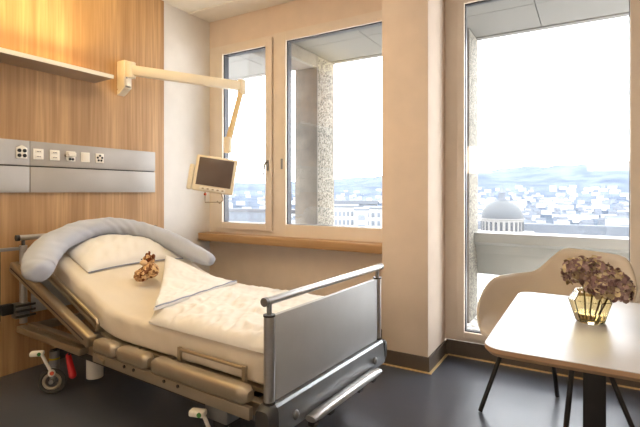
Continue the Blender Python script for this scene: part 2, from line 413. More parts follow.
# ---------------------------------------------------------------- the bed (u along the length, foot at 0; v away from the viewer)
BR = -math.atan2(.055, .9985)
bed = thing('hospital_bed', (-1.0985, 1.985, 0), 'adjustable hospital bed with raised back and silver metal footboard', 'bed', rz=BR)
CASTOR = [None]
def B(mb, name, m, parent=None, smooth=True):
    if CASTOR[0] is not None: bmesh.ops.transform(mb.bm, matrix=CASTOR[0], verts=mb.bm.verts)
    return mb.build(name, m, parent or bed, smooth, local=True)
# footboard
fb = B(MB().box(-.012, .012, -.4755, .4525, .385, .738, .002), 'footboard', 'footpanel')
for v in (-.500, .477):
    B(MB().tube([(0, v, .392), (0, v, .738)], .0235, 20), 'post', 'alu', fb)
    B(MB().tube([(0, v, .738), (0, v, .746)], .025, 20), 'post_collar', 'dgrey', fb)
    B(MB().tube([(0, v, .382), (0, v, .392)], .0265, 20), 'post_foot', 'dgrey', fb)
    B(MB().tube([(0, v, .746), (0, v, .795)], .011, 14), 'rail_stem', 'steel', fb)
B(MB().tube([(0, -.518, .802), (0, .512, .802)], .0168, 20), 'top_rail', 'alu', fb)
for sgn in (-1, 1): B(MB().tube([(0, -.5181 if sgn < 0 else .5121, .802), (0, -.534 if sgn < 0 else .528, .802)], .0185, 20, round_ends=False), 'rail_cap', 'steel', fb)
bp_ = MB().prism([(-.035, .262), (.045, .252), (.05, .262), (.04, .372), (.03, .382), (-.03, .382), (-.04, .372)], 'y', -.50, .478)
bump = B(bp_, 'bumper', 'steel')
for sgn in (-1, 1):
    cb = MB()
    def prof(t, k, sgn=sgn): 
        a = 2*pi*k; rr = 1-.25*t*t
        return Vector((.003+.048*math.copysign(abs(cos(a))**.5, cos(a))*rr, (-.5005 if sgn < 0 else .4785)+sgn*.05*t, .317+.068*math.copysign(abs(sin(a))**.5, sin(a))*rr))
    vs = cb.grid(prof, 6, 16, closev=True); cb.cap(vs[0][::-1]); cb.cap(vs[-1])
    B(cb, 'bumper_cap', 'dgrey', bump)
    B(MB().ball((.055, -.39 if sgn < 0 else .345, .305), (.012, .018, .022)), 'hook', 'steel', bump)
hb = MB()
vs = hb.grid(lambda t, k: Vector((.075+.028*cos(2*pi*k), -.315+.65*t, .26+.022*sin(2*pi*k)*(1 if .02 < t < .98 else .6))), 12, 16, closev=True); hb.cap(vs[0][::-1]); hb.cap(vs[-1])
pd = B(hb, 'foot_control_bar', 'alu')
for v in (-.28, -.15, .13, .28): B(MB().box(.05, .085, v-.02, v+.02, .218, .236, .003), 'control_pedal', 'dgrey', pd)
# headboard
hbd = B(MB().box(-2.185, -2.165, -.45, .45, .42, .86, .003), 'headboard', 'footpanel')
for v in (-.50, .50):
    B(MB().tube([(-2.175, v, .36), (-2.175, v, .885)], .0235, 18), 'post', 'alu', hbd)
    B(MB().tube([(-2.175, v, .885), (-2.175, v, .93)], .011, 12), 'rail_stem', 'dgrey', hbd)
B(MB().tube([(-2.175, -.525, .937), (-2.175, .525, .937)], .0185, 18), 'top_rail', 'alu', hbd)
for sgn in (-1, 1): B(MB().tube([(-2.175, sgn*.525, .937), (-2.175, sgn*.545, .937)], .0205, 18), 'rail_cap', 'dgrey', hbd)
br = B(MB().box(-2.19, -2.165, -.70, -.522, .855, .877, .004), 'side_bracket', 'steel')
B(MB().tube([(-2.178, -.64, .855), (-2.178, -.64, .40)], .006, 8), 'bracket_rod', 'black', br)
B(MB().box(-2.20, -2.15, -.635, -.565, .435, .505, .008), 'clamp_block', 'black', br)
B(MB().box(-2.21, -2.14, -.56, -.47, .40, .50, .006), 'clamp_plate', 'steel', br)
for dz in (.415, .45, .485): B(MB().tube([(-2.138, -.56, dz), (-2.138, -.44, dz)], .008, 10), 'clamp_bar', 'dgrey', br)
# under-frame
uf = MB()
for v in (-.475, .475): uf.box(-2.12, -.05, v-.022, v+.022, .305, .365, .004)
for u in (-2.1, -1.55, -1.0, -.45, -.08): uf.box(u-.02, u+.02, -.45, .45, .31, .36)
B(uf, 'frame', 'alu2', smooth=False)
B(MB().box(-1.22, -.06, -.556, -.532, .315, .366, .003), 'side_beam', 'cham')
B(MB().box(-2.14, -1.36, -.556, -.500, .315, .355, .003), 'side_beam', 'alu2')
B(MB().box(-1.22, -.06, .532, .556, .315, .366, .003), 'side_beam', 'cham')
for u in (-.92, -.84, -.60, -.50): B(MB().tube([(u, -.5563, .352), (u, -.562, .352)], .008, 10), 'bolt', 'dgrey')
ch = MB()
for v in (-.33, .33): ch.box(-1.80, -.28, v-.025, v+.025, .17, .22, .004)
for u in (-1.78, -.3): ch.box(u-.03, u+.03, -.50, .50, .19, .25, .004)
B(ch, 'chassis', 'dgrey', smooth=False)
for u in (-1.66, -.40):
    lc = B(MB().box(u-.055, u+.055, -.14 if u < -1 else -.16, .14 if u < -1 else .16, .05, .305, .012), 'lifting_column', 'steel')
    B(MB().box(u-.04, u+.04, -.12, .12, .306, .33, .004), 'inner_column', 'alu', lc)
B(MB().tube([(-1.70, -.27, .025), (-1.70, -.27, .17)], .052, 20), 'actuator_housing', 'white')
# platform sections, mattress
HU, HZ, SL = -1.2, .557, .40
ca = math.atan(SL)
def topz(u):
    w = .12; x = HU-u
    if x < -w: return HZ
    if x > w: return HZ+SL*x
    return HZ+SL*(x+w)**2/(4*w)
def slope(u): return (topz(u-.01)-topz(u+.01))/.02
pf = MB()
def plat(u0, u1, off0=.155, off1=.172, w=.45):
    n_ = 8; pr = []
    for i in range(n_+1):
        u = u0+(u1-u0)*i/n_; pr.append((u, topz(u)-off0*math.sqrt(1+slope(u)**2)))
    for i in range(n_, -1, -1):
        u = u0+(u1-u0)*i/n_; pr.append((u, topz(u)-off1*math.sqrt(1+slope(u)**2)))
    return MB().prism(pr, 'y', -w, w)
for (a, b) in ((-2.11, -1.34), (-1.32, -.98), (-.96, -.70), (-.68, -.05)): B(plat(a, b), 'platform_section', 'cham', smooth=False)
mt = MB()
W, T = .455, .15
NS = 110
prof = []
# cross-section as a rounded rectangle, (v, depth below top)
rc = .035
for (cx, cz, a0) in ((W-rc, -rc, 90), (W-rc, -T+.03, 0), (-(W-rc), -T+.03, -90), (-(W-rc), -rc, 180)):
    r_ = rc if cz == -rc else .028
    if a0 == 90: seq = [(90-18*k) for k in range(6)]
    elif a0 == 0: seq = [-18*k for k in range(6)]
    elif a0 == -90: seq = [-90-18*k for k in range(6)]
    else: seq = [180-18*k for k in range(6)]
    for a in seq: prof.append((cx+r_*cos(R(a)), cz+r_*sin(R(a))))
# insert samples on the flat top and sides
full = []
for i, p in enumerate(prof):
    q = prof[(i+1) % len(prof)]; full.append(p)
    dd = math.hypot(q[0]-p[0], q[1]-p[1])
    if dd > .05:
        k = int(dd/.03)
        for j in range(1, k): full.append((p[0]+(q[0]-p[0])*j/k, p[1]+(q[1]-p[1])*j/k))
def mfn(i, j):
    u = -2.10+(2.10-.055)*i/(NS-1)
    e = min(i, NS-1-i); sh = 1-.12*max(0, 1-e/2)**2 if e < 2 else 1
    v, dz = full[j]
    nrm = Vector((slope(u), 0, 1)).normalized()
    p = Vector((u, 0, topz(u)))+nrm*dz
    side = max(0, (abs(v)-W+.06)/.06)
    w_ = .012*nz(u*9, v*2+dz*6, 3)*side+.008*nz(u*24+dz*36, v*5, 5)*side*(1 if dz < -.02 else .4)+.003*nz(u*5, v*6, 9)
    return Vector((p.x, (v+(w_ if v > 0 else -w_))*(1 if e else .985), p.z+(w_ if dz > -.01 else 0)))
rows = [[mt.bm.verts.new(mfn(i, j)) for j in range(len(full))] for i in range(NS)]
nj = len(full)
for i in range(NS-1):
    for j in range(nj): mt.bm.faces.new((rows[i][j], rows[i][(j+1) % nj], rows[i+1][(j+1) % nj], rows[i+1][j]))
mt.cap(rows[0]); mt.cap(rows[-1][::-1])
B(mt, 'mattress', 'sheet')
# folded side rails along the edge
def railseg(u0, u1, zc=.405, vs=-1):
    g = MB(); n_ = 20
    def f(t, k):
        a = 2*pi*k; e = min(t, 1-t)*(u1-u0); s_ = min(1, .55+.45*math.sqrt(min(1, e/.03)))
        c_, q_ = cos(a), sin(a)
        return Vector((u0+(u1-u0)*t, vs*(.536+.036*math.copysign(abs(c_)**.6, c_)*s_), zc+.038*math.copysign(abs(q_)**.6, q_)*s_))
    v_ = g.grid(f, 24, n_, closev=True); g.cap(v_[0][::-1]); g.cap(v_[-1])
    return g
for sgn in (-1, 1):
    for (a, b) in ((-1.21, -1.01), (-.99, -.735), (-.705, -.07)): B(railseg(a, b, .407, sgn), 'side_rail', 'cham')
    P0, P1 = Vector((-2.235, sgn*.535, .745)), Vector((-1.262, sgn*.535, .408))
    dd = P1-P0; an = math.atan2(-dd.z, dd.x)
    MX = Matrix.Translation(P0) @ Matrix.Rotation(an, 4, 'Y')
    br_ = B(MB().box(0, dd.length, -.028, .028, -.036, .036, .014, MX, 4), 'back_side_rail', 'alu2')
    B(MB().box(.03, dd.length-.04, sgn*.0285, sgn*.0305, -.004, .004, 0, MX), 'rail_groove', 'dgrey', br_)
    # retaining hoops
    h0, h1 = Vector((-1.98, sgn*.487, .72)), Vector((-1.30, sgn*.487, .452))
    up = Vector((.35, 0, .94))*.06
    B(MB().tube([h0, h0+up*.8, h0+up+(h1-h0)*.03, h1+up-(h1-h0)*.03, h1+up*.8, h1], .010, 10), 'retaining_hoop', 'alu2')
    f0, f1 = Vector((-.575, sgn*.487, .43)), Vector((-.15, sgn*.487, .43))
    hp = B(MB().tube([f0+Vector((.01, 0, .058)), f1+Vector((-.01, 0, .058))], .009, 10), 'retaining_hoop', 'alu2')
    for f_ in (f0, f1): B(MB().box(f_.x-.011, f_.x+.011, f_.y-.009, f_.y+.009, .40, .50, .004), 'hoop_post', 'alu2', hp)
B(MB().tube([(-1.26, -.505, .40), (-1.22, -.52, .37), (-1.17, -.545, .35), (-1.10, -.555, .335)], .014, 10), 'hinge_arm', 'cham')
# red emergency release
B(MB().tube([(-1.645, -.47, .235), (-1.615, -.475, .19), (-1.575, -.48, .135)], [.016, .019, .022], 12, round_ends=True), 'release_handle', 'red')
B(MB().tube([(-1.645, -.47, .23), (-1.61, -.47, .28), (-1.58, -.47, .315)], .008, 8), 'release_bar', 'dgrey')
# castors
for k, (u, v) in enumerate(((-1.765, -.545), (-.33, -.50), (-1.765, .545), (-.33, .50))):
    yc = v+(.05 if v < 0 else -.05)
    CASTOR[0] = Matrix.Translation((u, yc, 0)) @ Matrix.Rotation(R((48, 20, -15, 30)[k]), 4, 'Z') @ Matrix.Translation((-u, -yc, 0))
    leg = B(MB().tube([(u, v+(.05 if v < 0 else -.05), .13), (u, v+(.05 if v < 0 else -.05), .25)], .028, 14), 'castor', 'steel')
    B(MB().tube([(u+.002+.066*cos(2*pi*i/28), v, .0785+.066*sin(2*pi*i/28)) for i in range(28)], .0125, 10, closed=True), 'tyre', 'rubber', leg)
    B(MB().tube([(u+.002+.046*cos(2*pi*i/24), v, .0785+.046*sin(2*pi*i/24)) for i in range(24)], .010, 10, closed=True), 'rim', 'cham', leg)
    B(MB().box(u-.02, u+.02, v+(.018 if v < 0 else -.05), v+(.05 if v < 0 else -.018), .06, .16, .006), 'fork', 'steel', leg)
    B(MB().tube([(u, v-.018, .0785), (u, v+.018, .0785)], .014, 12), 'hub', 'steel', leg)
    s_ = -1 if v < 0 else 1
    B(MB().ball((u+.005, v+s_*.02, .135), (.022, .014, .024)), 'brake_cover', 'white', leg)
    B(MB().tube([(u+.01, v+s_*.036, .138), (u+.01, v+s_*.030, .138)], .012, 12), 'brake_button', 'orange', leg)
    if k in (0, 1):
        B(MB().tube([(u+.0, v-.022, .15), (u-.025, v-.03, .21), (u-.045, v-.04, .268)], .009, 10), 'brake_lever', 'white', leg)
        pq = B(MB().box(u-.105, u-.03, v-.065, v-.02, .255, .283, .009), 'brake_pedal', 'white', leg)
        B(MB().tube([(u-.05, v-.067, .27), (u-.05, v-.055, .27)], .011, 12), 'green_button', 'green', leg)
        B(MB().tube([(u, v+.05, .198), (u, v+.05, .208)], .031, 14), 'yellow_band', 'yellow', leg)
CASTOR[0] = None
for v in (-.47, .47):
    B(MB().box(-.37, -.23, v-.045, v+.045, .226, .304, .01), 'corner_block', 'steel')

# ---------------------------------------------------------------- bedding
BM = Matrix.Translation((-1.0985, 1.985, 0)) @ Matrix.Rotation(BR, 4, 'Z')
def pad(fn, surf, T, nu, nv, wr, power=2.6, lift=.004, minT=.006, limit=None):
    """soft closed pad: fn(s,t)->(u,v); T(s,t) thickness; wr(s,t,u,v) wrinkles"""
    g = MB(); topv, botv = [], []
    for i in range(nu):
        a, b = [], []
        for j in range(nv):
            s_, t_ = i/(nu-1), j/(nv-1)
            u, v = fn(s_, t_)
            e = max(0, (1-abs(2*s_-1)**power))*max(0, (1-abs(2*t_-1)**power)); e = e**.5
            z0 = surf(u, v)+lift
            th = minT+T(s_, t_)*e
            z1 = z0+th+wr(s_, t_, u, v)*min(1, e*1.6)
            if limit: z1 = min(z1, limit(u, v))
            a.append(g.bm.verts.new(BM @ Vector((u, v, max(z1, z0+minT*.8))))); b.append(g.bm.verts.new(BM @ Vector((u, v, z0))))
        topv.append(a); botv.append(b)
    for i in range(nu-1):
        for j in range(nv-1):
            g.bm.faces.new((topv[i][j], topv[i+1][j], topv[i+1][j+1], topv[i][j+1]))
            g.bm.faces.new((botv[i][j], botv[i][j+1], botv[i+1][j+1], botv[i+1][j]))
    for i in range(nu-1):
        g.bm.faces.new((topv[i][0], botv[i][0], botv[i+1][0], topv[i+1][0])); g.bm.faces.new((topv[i][-1], topv[i+1][-1], botv[i+1][-1], botv[i][-1]))
    for j in range(nv-1):
        g.bm.faces.new((topv[0][j], topv[0][j+1], botv[0][j+1], botv[0][j])); g.bm.faces.new((topv[-1][j], botv[-1][j], botv[-1][j+1], topv[-1][j+1]))
    return g
def ridge(x): return 1-abs(x)*2
mz = lambda u, v: topz(u)+.003

# duvet: head edge runs diagonally from the near side to the far side
def dv(s_, t_):
    v = -.468+.94*t_
    ue = -.845-.765*min(1, max(0, (v+.46)/.74))
    if v > .28: ue = -1.61+.5*(v-.28)/.19
    return (ue+(-.045-ue)*s_, v)
def dvw(s_, t_, u, v):
    return (.014*nz(u*5+1, v*5, 1)+.013*nz(u*12, v*9+u*6, 4)+.016*(.35-abs(nz(u*15+v*9, v*6-u*4, 6)))+.007*nz(u*34, v*22, 8))*(1.0 if v < .1 else .75)
duvet = tag(pad(dv, mz, lambda s_, t_: .048-.034*t_+.008*sin(pi*s_), 130, 110, dvw, power=9, minT=.012).build('duvet', 'linen'), 'white duvet folded open over the foot half of the bed', 'duvet')
# folded-over corner on top of it
Np, Tp, Sp = (-.815, -.460), (-1.605, .215), (-1.08, .42)
def fl(s_, t_):
    a = (Np[0]+(Tp[0]-Np[0])*s_, Np[1]+(Tp[1]-Np[1])*s_); b = (Np[0]+(Sp[0]-Np[0])*s_, Np[1]+(Sp[1]-Np[1])*s_)
    return (a[0]+(b[0]-a[0])*t_, a[1]+(b[1]-a[1])*t_)
def fsurf(u, v): return topz(u)+.071-.036*(v+.468)/.94
fg = pad(fl, fsurf, lambda s_, t_: .014+.014*(1-t_)*s_, 84, 70, lambda s_, t_, u, v: .010*nz(u*6, v*6, 2)+.007*(.35-abs(nz(u*13+v*12, v*6-u*5, 8)))+.004*nz(u*30, v*24, 3), power=10, minT=.012)
flap = fg.build('folded_corner', 'linen', duvet)
pts = []
for i in range(24):
    u, v = fl(.02+.98*i/23, .985); pts.append(BM @ Vector((u, v, fsurf(u, v)+.022+.002*sin(i*1.3))))
MB().tube(pts, .0045, 8).build('piping', 'piping', flap)

ctrl = [(-1.59, -.64, .772, .066), (-1.66, -.635, .80, .082), (-1.78, -.54, .875, .088), (-1.875, -.40, .935, .085), (-1.94, -.22, .978, .076), (-1.96, -.04, .992, .072), (-1.925, .12, .972, .072), (-1.84, .25, .925, .073), (-1.71, .35, .86, .074), (-1.56, .42, .785, .070), (-1.43, .455, .735, .056), (-1.375, .465, .715, .032)]
def crm(P, t):
    n_ = len(P)-1; x = min(t*n_, n_-1e-6); i = int(x); f_ = x-i
    p = [P[max(0, min(n_, i+k))] for k in (-1, 0, 1, 2)]
    return [.5*(2*p[1][c]+(-p[0][c]+p[2][c])*f_+(2*p[0][c]-5*p[1][c]+4*p[2][c]-p[3][c])*f_**2+(-p[0][c]+3*p[1][c]-3*p[2][c]+p[3][c])*f_**3) for c in range(4)]
PATH = [crm(ctrl, q/150) for q in range(151)]
def press(u, v):
    # height of the crescent's underside above (u, v): the soft pillow is pressed down below it
    z = 9
    for (x, y, c, r_) in PATH:
        d_ = math.hypot(u-x, v-y); rr = r_*1.2
        if d_ < rr: z = min(z, c-.97*r_*math.sqrt(1-(d_/rr)**2)-.006)
    return z
# pillow on the raised back
def pw(s_, t_): 
    b = .03*(abs(2*t_-1)**2)
    return (-1.985+.34*s_+(b if s_ > .5 else -b)*(abs(2*s_-1)), -.36+.74*t_)
pil = tag(pad(pw, mz, lambda s_, t_: .095, 60, 100, lambda s_, t_, u, v: .014*nz(u*7, v*5, 3)+.008*nz(u*18+v*9, v*14, 5), power=2.4, minT=.008, limit=press).build('pillow', 'linen'), 'flat white pillow lying on the raised back of the bed', 'pillow')
ed = []
for i in range(30):
    u, v = pw(1, i/29); ed.append(BM @ Vector((u+.002, v, mz(u, v)+.009)))
MB().tube(ed, .004, 8).build('seam', 'piping', pil)

# crescent nursing pillow draped over it
cg = MB(); rings = []
NC, NK = 130, 36
for i in range(NC):
    t = i/(NC-1); x = crm(ctrl, t); x2 = crm(ctrl, min(1, t+.01)); x1 = crm(ctrl, max(0, t-.01))
    d = Vector((x2[0]-x1[0], x2[1]-x1[1], x2[2]-x1[2])).normalized()
    sd = d.cross(Vector((0, 0, 1))).normalized(); up = sd.cross(d).normalized()
    r_ = x[3]
    endf = min(1, math.sqrt(max(0.02, 1-(1-min(t/.05, 1))**2)), math.sqrt(max(.02, 1-(1-min((1-t)/.04, 1))**2)))
    r_ *= endf
    rg = []
    for k in range(NK):
        a = 2*pi*k/NK
        w_ = 1+.07*nz(t*14+cos(a), sin(a)*1.5, 2)+.13*nz(t*46+sin(a)*2, cos(a)*1.2, 7)*(1 if .3 < t < .65 else .35)
        rg.append(cg.bm.verts.new(BM @ (Vector(x[:3])+sd*cos(a)*r_*1.08*w_+up*sin(a)*r_*.9*w_)))
    rings.append(rg)
for i in range(NC-1):
    for k in range(NK): cg.bm.faces.new((rings[i][k], rings[i][(k+1) % NK], rings[i+1][(k+1) % NK], rings[i+1][k]))
cg.cap(rings[0][::-1]); cg.cap(rings[-1])
cres = tag(cg.build('nursing_pillow', 'bluecot'), 'long pale grey blue crescent pillow arched over the bed head', 'nursing pillow')

# spotted plush toy
tp = BM @ Vector((-1.405, -.085, topz(-1.405)+.021))
toy = thing('plush_toy', tp, 'small brown spotted plush animal leaning against the duvet fold', 'soft toy', rz=R(-30))
toy.scale = (1.18, 1.18, 1.18)
def TB(mb, name, m, p=None): return mb.build(name, m, p or toy, local=True)
TB(MB().ball((.0, 0.02, .058), (.044, .046, .044), 3), 'body', 'toy')
hd = TB(MB().ball((-.012, .012, .115), (.032, .034, .03), 3), 'head', 'toy')
TB(MB().ball((.012, -.018, .105), (.018, .02, .016), 3), 'muzzle', 'toyp', hd)
for s_ in (-1, 1):
    TB(MB().ball((-.012+.034*s_, .02+.012*s_, .138), (.016, .010, .014), 2), 'ear', 'toyb', hd)
    TB(MB().ball((.010+.012*s_, -.016+.012*s_, .123), .0035, 2), 'eye', 'black', hd)
    TB(MB().tube([(-.012+.01*s_, .014, .14), (-.012+.012*s_, .016, .16)], .004, 8, round_ends=True), 'horn', 'toyb', hd)
    TB(MB().tube([(.028*s_, -.002, .072), (.045*s_+.005, -.03, .05), (.03*s_, -.046, .045)], [.015, .014, .015], 10, round_ends=True), 'arm', 'toy')
    TB(MB().tube([(.02*s_, -.005, .03), (.036*s_+.005, -.03, .022), (.034*s_, -.048, .024)], [.018, .017, .018], 10, round_ends=True), 'leg', 'toy')

# ---------------------------------------------------------------- table, armchair, vase with flowers
tx0, tx1, ty0, ty1 = -.305, .42, 1.545, 2.515
def rrect(x0, x1, y0, y1, r, n_=8):
    o = []
    for (cx, cy, a0) in ((x1-r, y1-r, 0), (x0+r, y1-r, 90), (x0+r, y0+r, 180), (x1-r, y0+r, 270)):
        for k in range(n_+1): a = R(a0+90*k/n_); o.append((cx+r*cos(a), cy+r*sin(a)))
    return o
table = thing('table', ((tx0+tx1)/2, (ty0+ty1)/2, 0), 'white topped table with wooden edge and black square column', 'table')
eg = MB(); o1 = rrect(tx0, tx1, ty0, ty1, .07); o2 = rrect(tx0+.012, tx1-.012, ty0+.012, ty1-.012, .06)
n_ = len(o1)
vs = eg._add([(*p, .7385) for p in o1]+[(*p, .725) for p in o1]+[(*p, .712) for p in o2], [])
for i in range(n_):
    j = (i+1) % n_
    eg.bm.faces.new((vs[i], vs[j], vs[n_+j], vs[n_+i])); eg.bm.faces.new((vs[n_+i], vs[n_+j], vs[2*n_+j], vs[2*n_+i]))
eg.bm.faces.new(vs[:n_]); eg.bm.faces.new(vs[2*n_:][::-1])
eg.build('table_edge', 'tableedge', table)
MB().prism(rrect(tx0+.001, tx1-.001, ty0+.001, ty1-.001, .069), 'z', .7386, .7405).build('tabletop', 'tabletop', table, False)
MB().box(-.02, .055, 1.99, 2.065, .012, .706, .003).build('column', 'blackmetal', table)
MB().prism(rrect(-.22, .255, 1.79, 2.26, .03), 'z', 0, .0118).build('base_plate', 'blackmetal', table)
MB().box(-.15, .25, 1.83, 2.23, .7062, .7118).build('mounting_plate', 'blackmetal', table, False)

# armchair
CH = Vector((-.205, 2.81, 0)); CA = math.atan2(-.75, -.66)     # facing direction
chair = thing('armchair', CH, 'beige moulded shell armchair with thin black legs by the tall window', 'chair', rz=CA)
# local: +x forward, +y to the sitter's left
def rim_h(a):
    # a: 0 = front, pi = back
    c = abs(((a+pi) % (2*pi))-pi)/pi      # 0 front .. 1 back
    arm = .272; back = .455
    if c < .15: return .0
    if c < .49: x = (c-.15)/.34; x = x*x*(3-2*x); return arm*x
    if c < .67: return arm+.01*(c-.49)/.18
    if c < .85: x = (c-.67)/.18; x = x*x*(3-2*x); return arm+.01+(back-arm-.01)*x
    return back
def rim_r(a):
    c = cos(a); s_ = sin(a)
    # superellipse footprint
    ax, ay = (.295 if c > 0 else .30), .33
    k = (abs(c/ax)**3.0+abs(s_/ay)**3.0)**(-1/3.0)
    return k
sg = MB(); NA, NT = 72, 18
def shell(i, j):
    a = 2*pi*i/NA; t = j/(NT-1)
    hgt = rim_h(a); rr = rim_r(a)
    base = rr*.80
    z0 = .435
    if t < .5:
        x = t/.5; rad = base*x; z = z0+.018*x*x-.006
    else:
        x = (t-.5)/.5
        # rounded transition to the wall
        q = min(1, x/.55); rad = base+(rr-base)*sin(q*pi/2)*(1 if hgt > .02 else 1)
        z = z0+.012+(hgt)*(x**1.5 if hgt > .02 else 0)-(.02*x*x if hgt < .06 else 0)*(1-hgt/.06 if hgt < .06 else 0)
        back = max(0, -cos(a))
        rad += .06*back*x*x+.03*abs(sin(a))**2*x*x
    return Vector((rad*cos(a), rad*sin(a), z))
rows = [[None]*NT for _ in range(NA)]
cv = sg.bm.verts.new(shell(0, 0))
for i in range(NA):
    for j in range(NT): rows[i][j] = cv if j == 0 else sg.bm.verts.new(shell(i, j))
for i in range(NA):
    k = (i+1) % NA
    for j in range(NT-1):
        q = [rows[i][j], rows[k][j], rows[k][j+1], rows[i][j+1]]
        if j == 0: q = [cv, rows[k][1], rows[i][1]]
        sg.bm.faces.new(q)
so = sg.build('seat_shell', 'shell', chair, local=True)
md = so.modifiers.new('sub', 'SUBSURF'); md.levels = 1; md.render_levels = 1
md = so.modifiers.new('solid', 'SOLIDIFY'); md.thickness = .014; md.offset = 0
CI = ROOT[chair.name].inverted()
for (sx, sy, fx, fy) in ((1, -1, -.53, 2.665), (-1, -1, -.165, 3.10), (-1, 1, .215, 2.70), (1, 1, -.105, 2.43)):
    a = CI @ Vector((-.068, 2.506, .425)) if (sx, sy) == (1, 1) else Vector((.15*sx, .13*sy if sy < 0 else .205, .42)); b = CI @ Vector((fx, fy, .006))
    MB().tube([a, b], .0128, 12).build('leg', 'blackmetal', chair, local=True)
sf = MB()
for (p, q) in (((.15, .205), (.15, -.13)), ((-.15, .205), (-.15, -.13)), ((.15, .205), (-.15, .205)), ((.15, -.13), (-.15, -.13))):
    sf.tube([(*p, .418), (*q, .418)], .009, 10)
sf.build('seat_frame', 'blackmetal', chair, local=True)

# vase
VX, VY = .005, 2.06; VZ = .7408
vase = MB()
pr = [(0, 0), (.050, 0), (.056, .006), (.082, .088), (.084, .094), (.062, .128), (.060, .132), (.056, .132), (.058, .126), (.078, .094), (.076, .088), (.051, .012), (.046, .010), (0, .010)]
pr = [(r_*.93, z_*.93) for r_, z_ in pr]
vase.lathe(pr, (VX, VY, VZ), 10, rot=.2, close=True)
vo = tag(vase.build('vase', 'vase', smooth=False), 'small faceted amber glass vase standing on the white table', 'vase')
MB().lathe([(0, .0098), (.0415, .0098), (.047, .0127), (.054, .036), (0, .036)], (VX, VY, VZ), 10, rot=.2, close=True).build('water', 'vase', vo, False)

def flower(hc, r, foot, label, seed, n_=46):
    rg = random.Random(seed)
    root = thing('dried_hydrangea', (VX, VY, VZ+.0136), label, 'flower', group='dried hydrangeas in the amber vase')
    g = MB(); hc = Vector(hc)
    for i in range(n_):
        z = 1-1.75*(i+.5)/n_; a = i*2.399963+rg.random()*.4
        q = math.sqrt(max(0, 1-z*z)); nrm = Vector((q*cos(a), q*sin(a), z)); nrm.normalize()
        c = hc+Vector((nrm.x*r[0], nrm.y*r[1], nrm.z*r[2]))*(.86+.2*rg.random())
        nn = (nrm+Vector((rg.uniform(-.4, .4), rg.uniform(-.4, .4), rg.uniform(-.4, .4)))).normalized()
        x = nn.orthogonal().normalized(); y = nn.cross(x); rot = rg.random()*6.3
        for p in range(4):
            an = rot+p*pi/2; dx = x*cos(an)+y*sin(an); dy = nn.cross(dx)
            L_ = rg.uniform(.014, .022); w_ = L_*rg.uniform(.48, .62); cu = rg.uniform(-.004, .009)
            pts_ = [c, c+dx*L_*.45+dy*w_+nn*.003, c+dx*L_*.9+dy*w_*.7+nn*cu, c+dx*L_*1.08+nn*(cu+rg.uniform(-.003, .004)), c+dx*L_*.9-dy*w_*.7+nn*cu*.7, c+dx*L_*.45-dy*w_+nn*.003, c+dx*L_*.55-nn*.0015]
            vv = [g.bm.verts.new(k) for k in pts_]
            for f_ in ((0, 1, 6), (1, 2, 6), (2, 3, 6), (3, 4, 6), (4, 5, 6), (5, 0, 6)): g.bm.faces.new([vv[k] for k in f_])
    g.build('flower_head', 'petal', root)
    MB().tube([Vector(foot), Vector(foot).lerp(hc, .5)+Vector((.004, 0, .01)), hc], .003, 8).build('stem', 'stem', root)
ax_ = Vector((.859, -.511, 0))      # left-right as seen along the table
fwd = Vector((-.511, .859, 0))
def fp(a, b, z): return tuple(Vector((VX, VY, 0))+ax_*a+fwd*b+Vector((0, 0, VZ+z)))
flower(fp(-.045, -.01, .190), (.062, .062, .055), fp(-.018, 0, .016), 'mauve and olive dried hydrangea on the left, nearest the armchair arm', 1, 60)
flower(fp(.03, .03, .192), (.062, .062, .055), fp(.006, .018, .016), 'dried hydrangea in the middle rear of the bunch in the vase', 2)
flower(fp(.088, .0, .155), (.06, .06, .053), fp(.022, 0, .016), 'drooping dried hydrangea on the right of the vase', 3, 56)
flower(fp(.025, -.045, .155), (.058, .055, .045), fp(.0, -.02, .016), 'low dried hydrangea in front just above the vase rim', 4)

# ---------------------------------------------------------------- outside: loggia
for k, (px, lab) in enumerate(((-2.92, 'washed concrete pillar seen through the wide window'), (-1.171, 'washed concrete pillar seen at the left edge of the tall window'))):
    po = tag(MB().box(px-.156, px+.156, 4.60, 5.0, -3, 2.86, .01).build('concrete_pillar', 'conc'), lab, 'pillar', 'washed concrete pillars outside')
    MB().box(px-.156, px+.156, 4.575, 4.5995, -3, 2.86, .004).build('smooth_face', 'concd', po)
so_ = MB(); so_.box(-6, 3, YW+.14, 5.02, 2.90, 3.1)
tag(so_.build('roof_overhang', 'soffit', smooth=False), 'grey panelled overhang above the windows outside', 'overhang', kind='structure')
of = bpy.data.objects['roof_overhang']
x = -6.0
while x < 3:
    MB().box(x+.004, min(x+.796, 3), YW+.145, 4.30, 2.872, 2.8995).build('soffit_panel', 'soffit', of, False)
    MB().box(x+.004, min(x+.796, 3), 4.306, 4.93, 2.872, 2.8995).build('soffit_panel', 'soffit', of, False)
    x += .8
MB().box(-6, 3, 4.935, 5.02, 2.862, 2.8995).build('edge_strip', 'soffit', of, False)
tag(MB().box(-3.075, -2.765, YW+.14, 4.57, 2.72, 2.86).build('concrete_beam', 'concd', smooth=False), 'short concrete beam from the window wall to the pillar head', 'beam')
pp = MB().prism([(4.78, .83), (5.06, .83), (5.10, .80), (5.10, .38), (4.98, .38), (4.86, .70), (4.78, .735)], 'x', -1.012, 3)
par = tag(pp.build('balcony_parapet', 'parapet', smooth=False), 'sloped grey metal balcony parapet below the skyline', 'parapet')
for x_ in (.62, 1.9, 2.9): MB().box(x_-.05, x_+.05, 5.0, 5.08, -.05, .3795).build('post', 'parapet', par, False)
tag(MB().box(-6, -3.08, 4.80, 4.85, .965, 1.015, .004).build('balcony_rail', 'gasket'), 'dark horizontal railing bar outside the narrow window', 'railing')
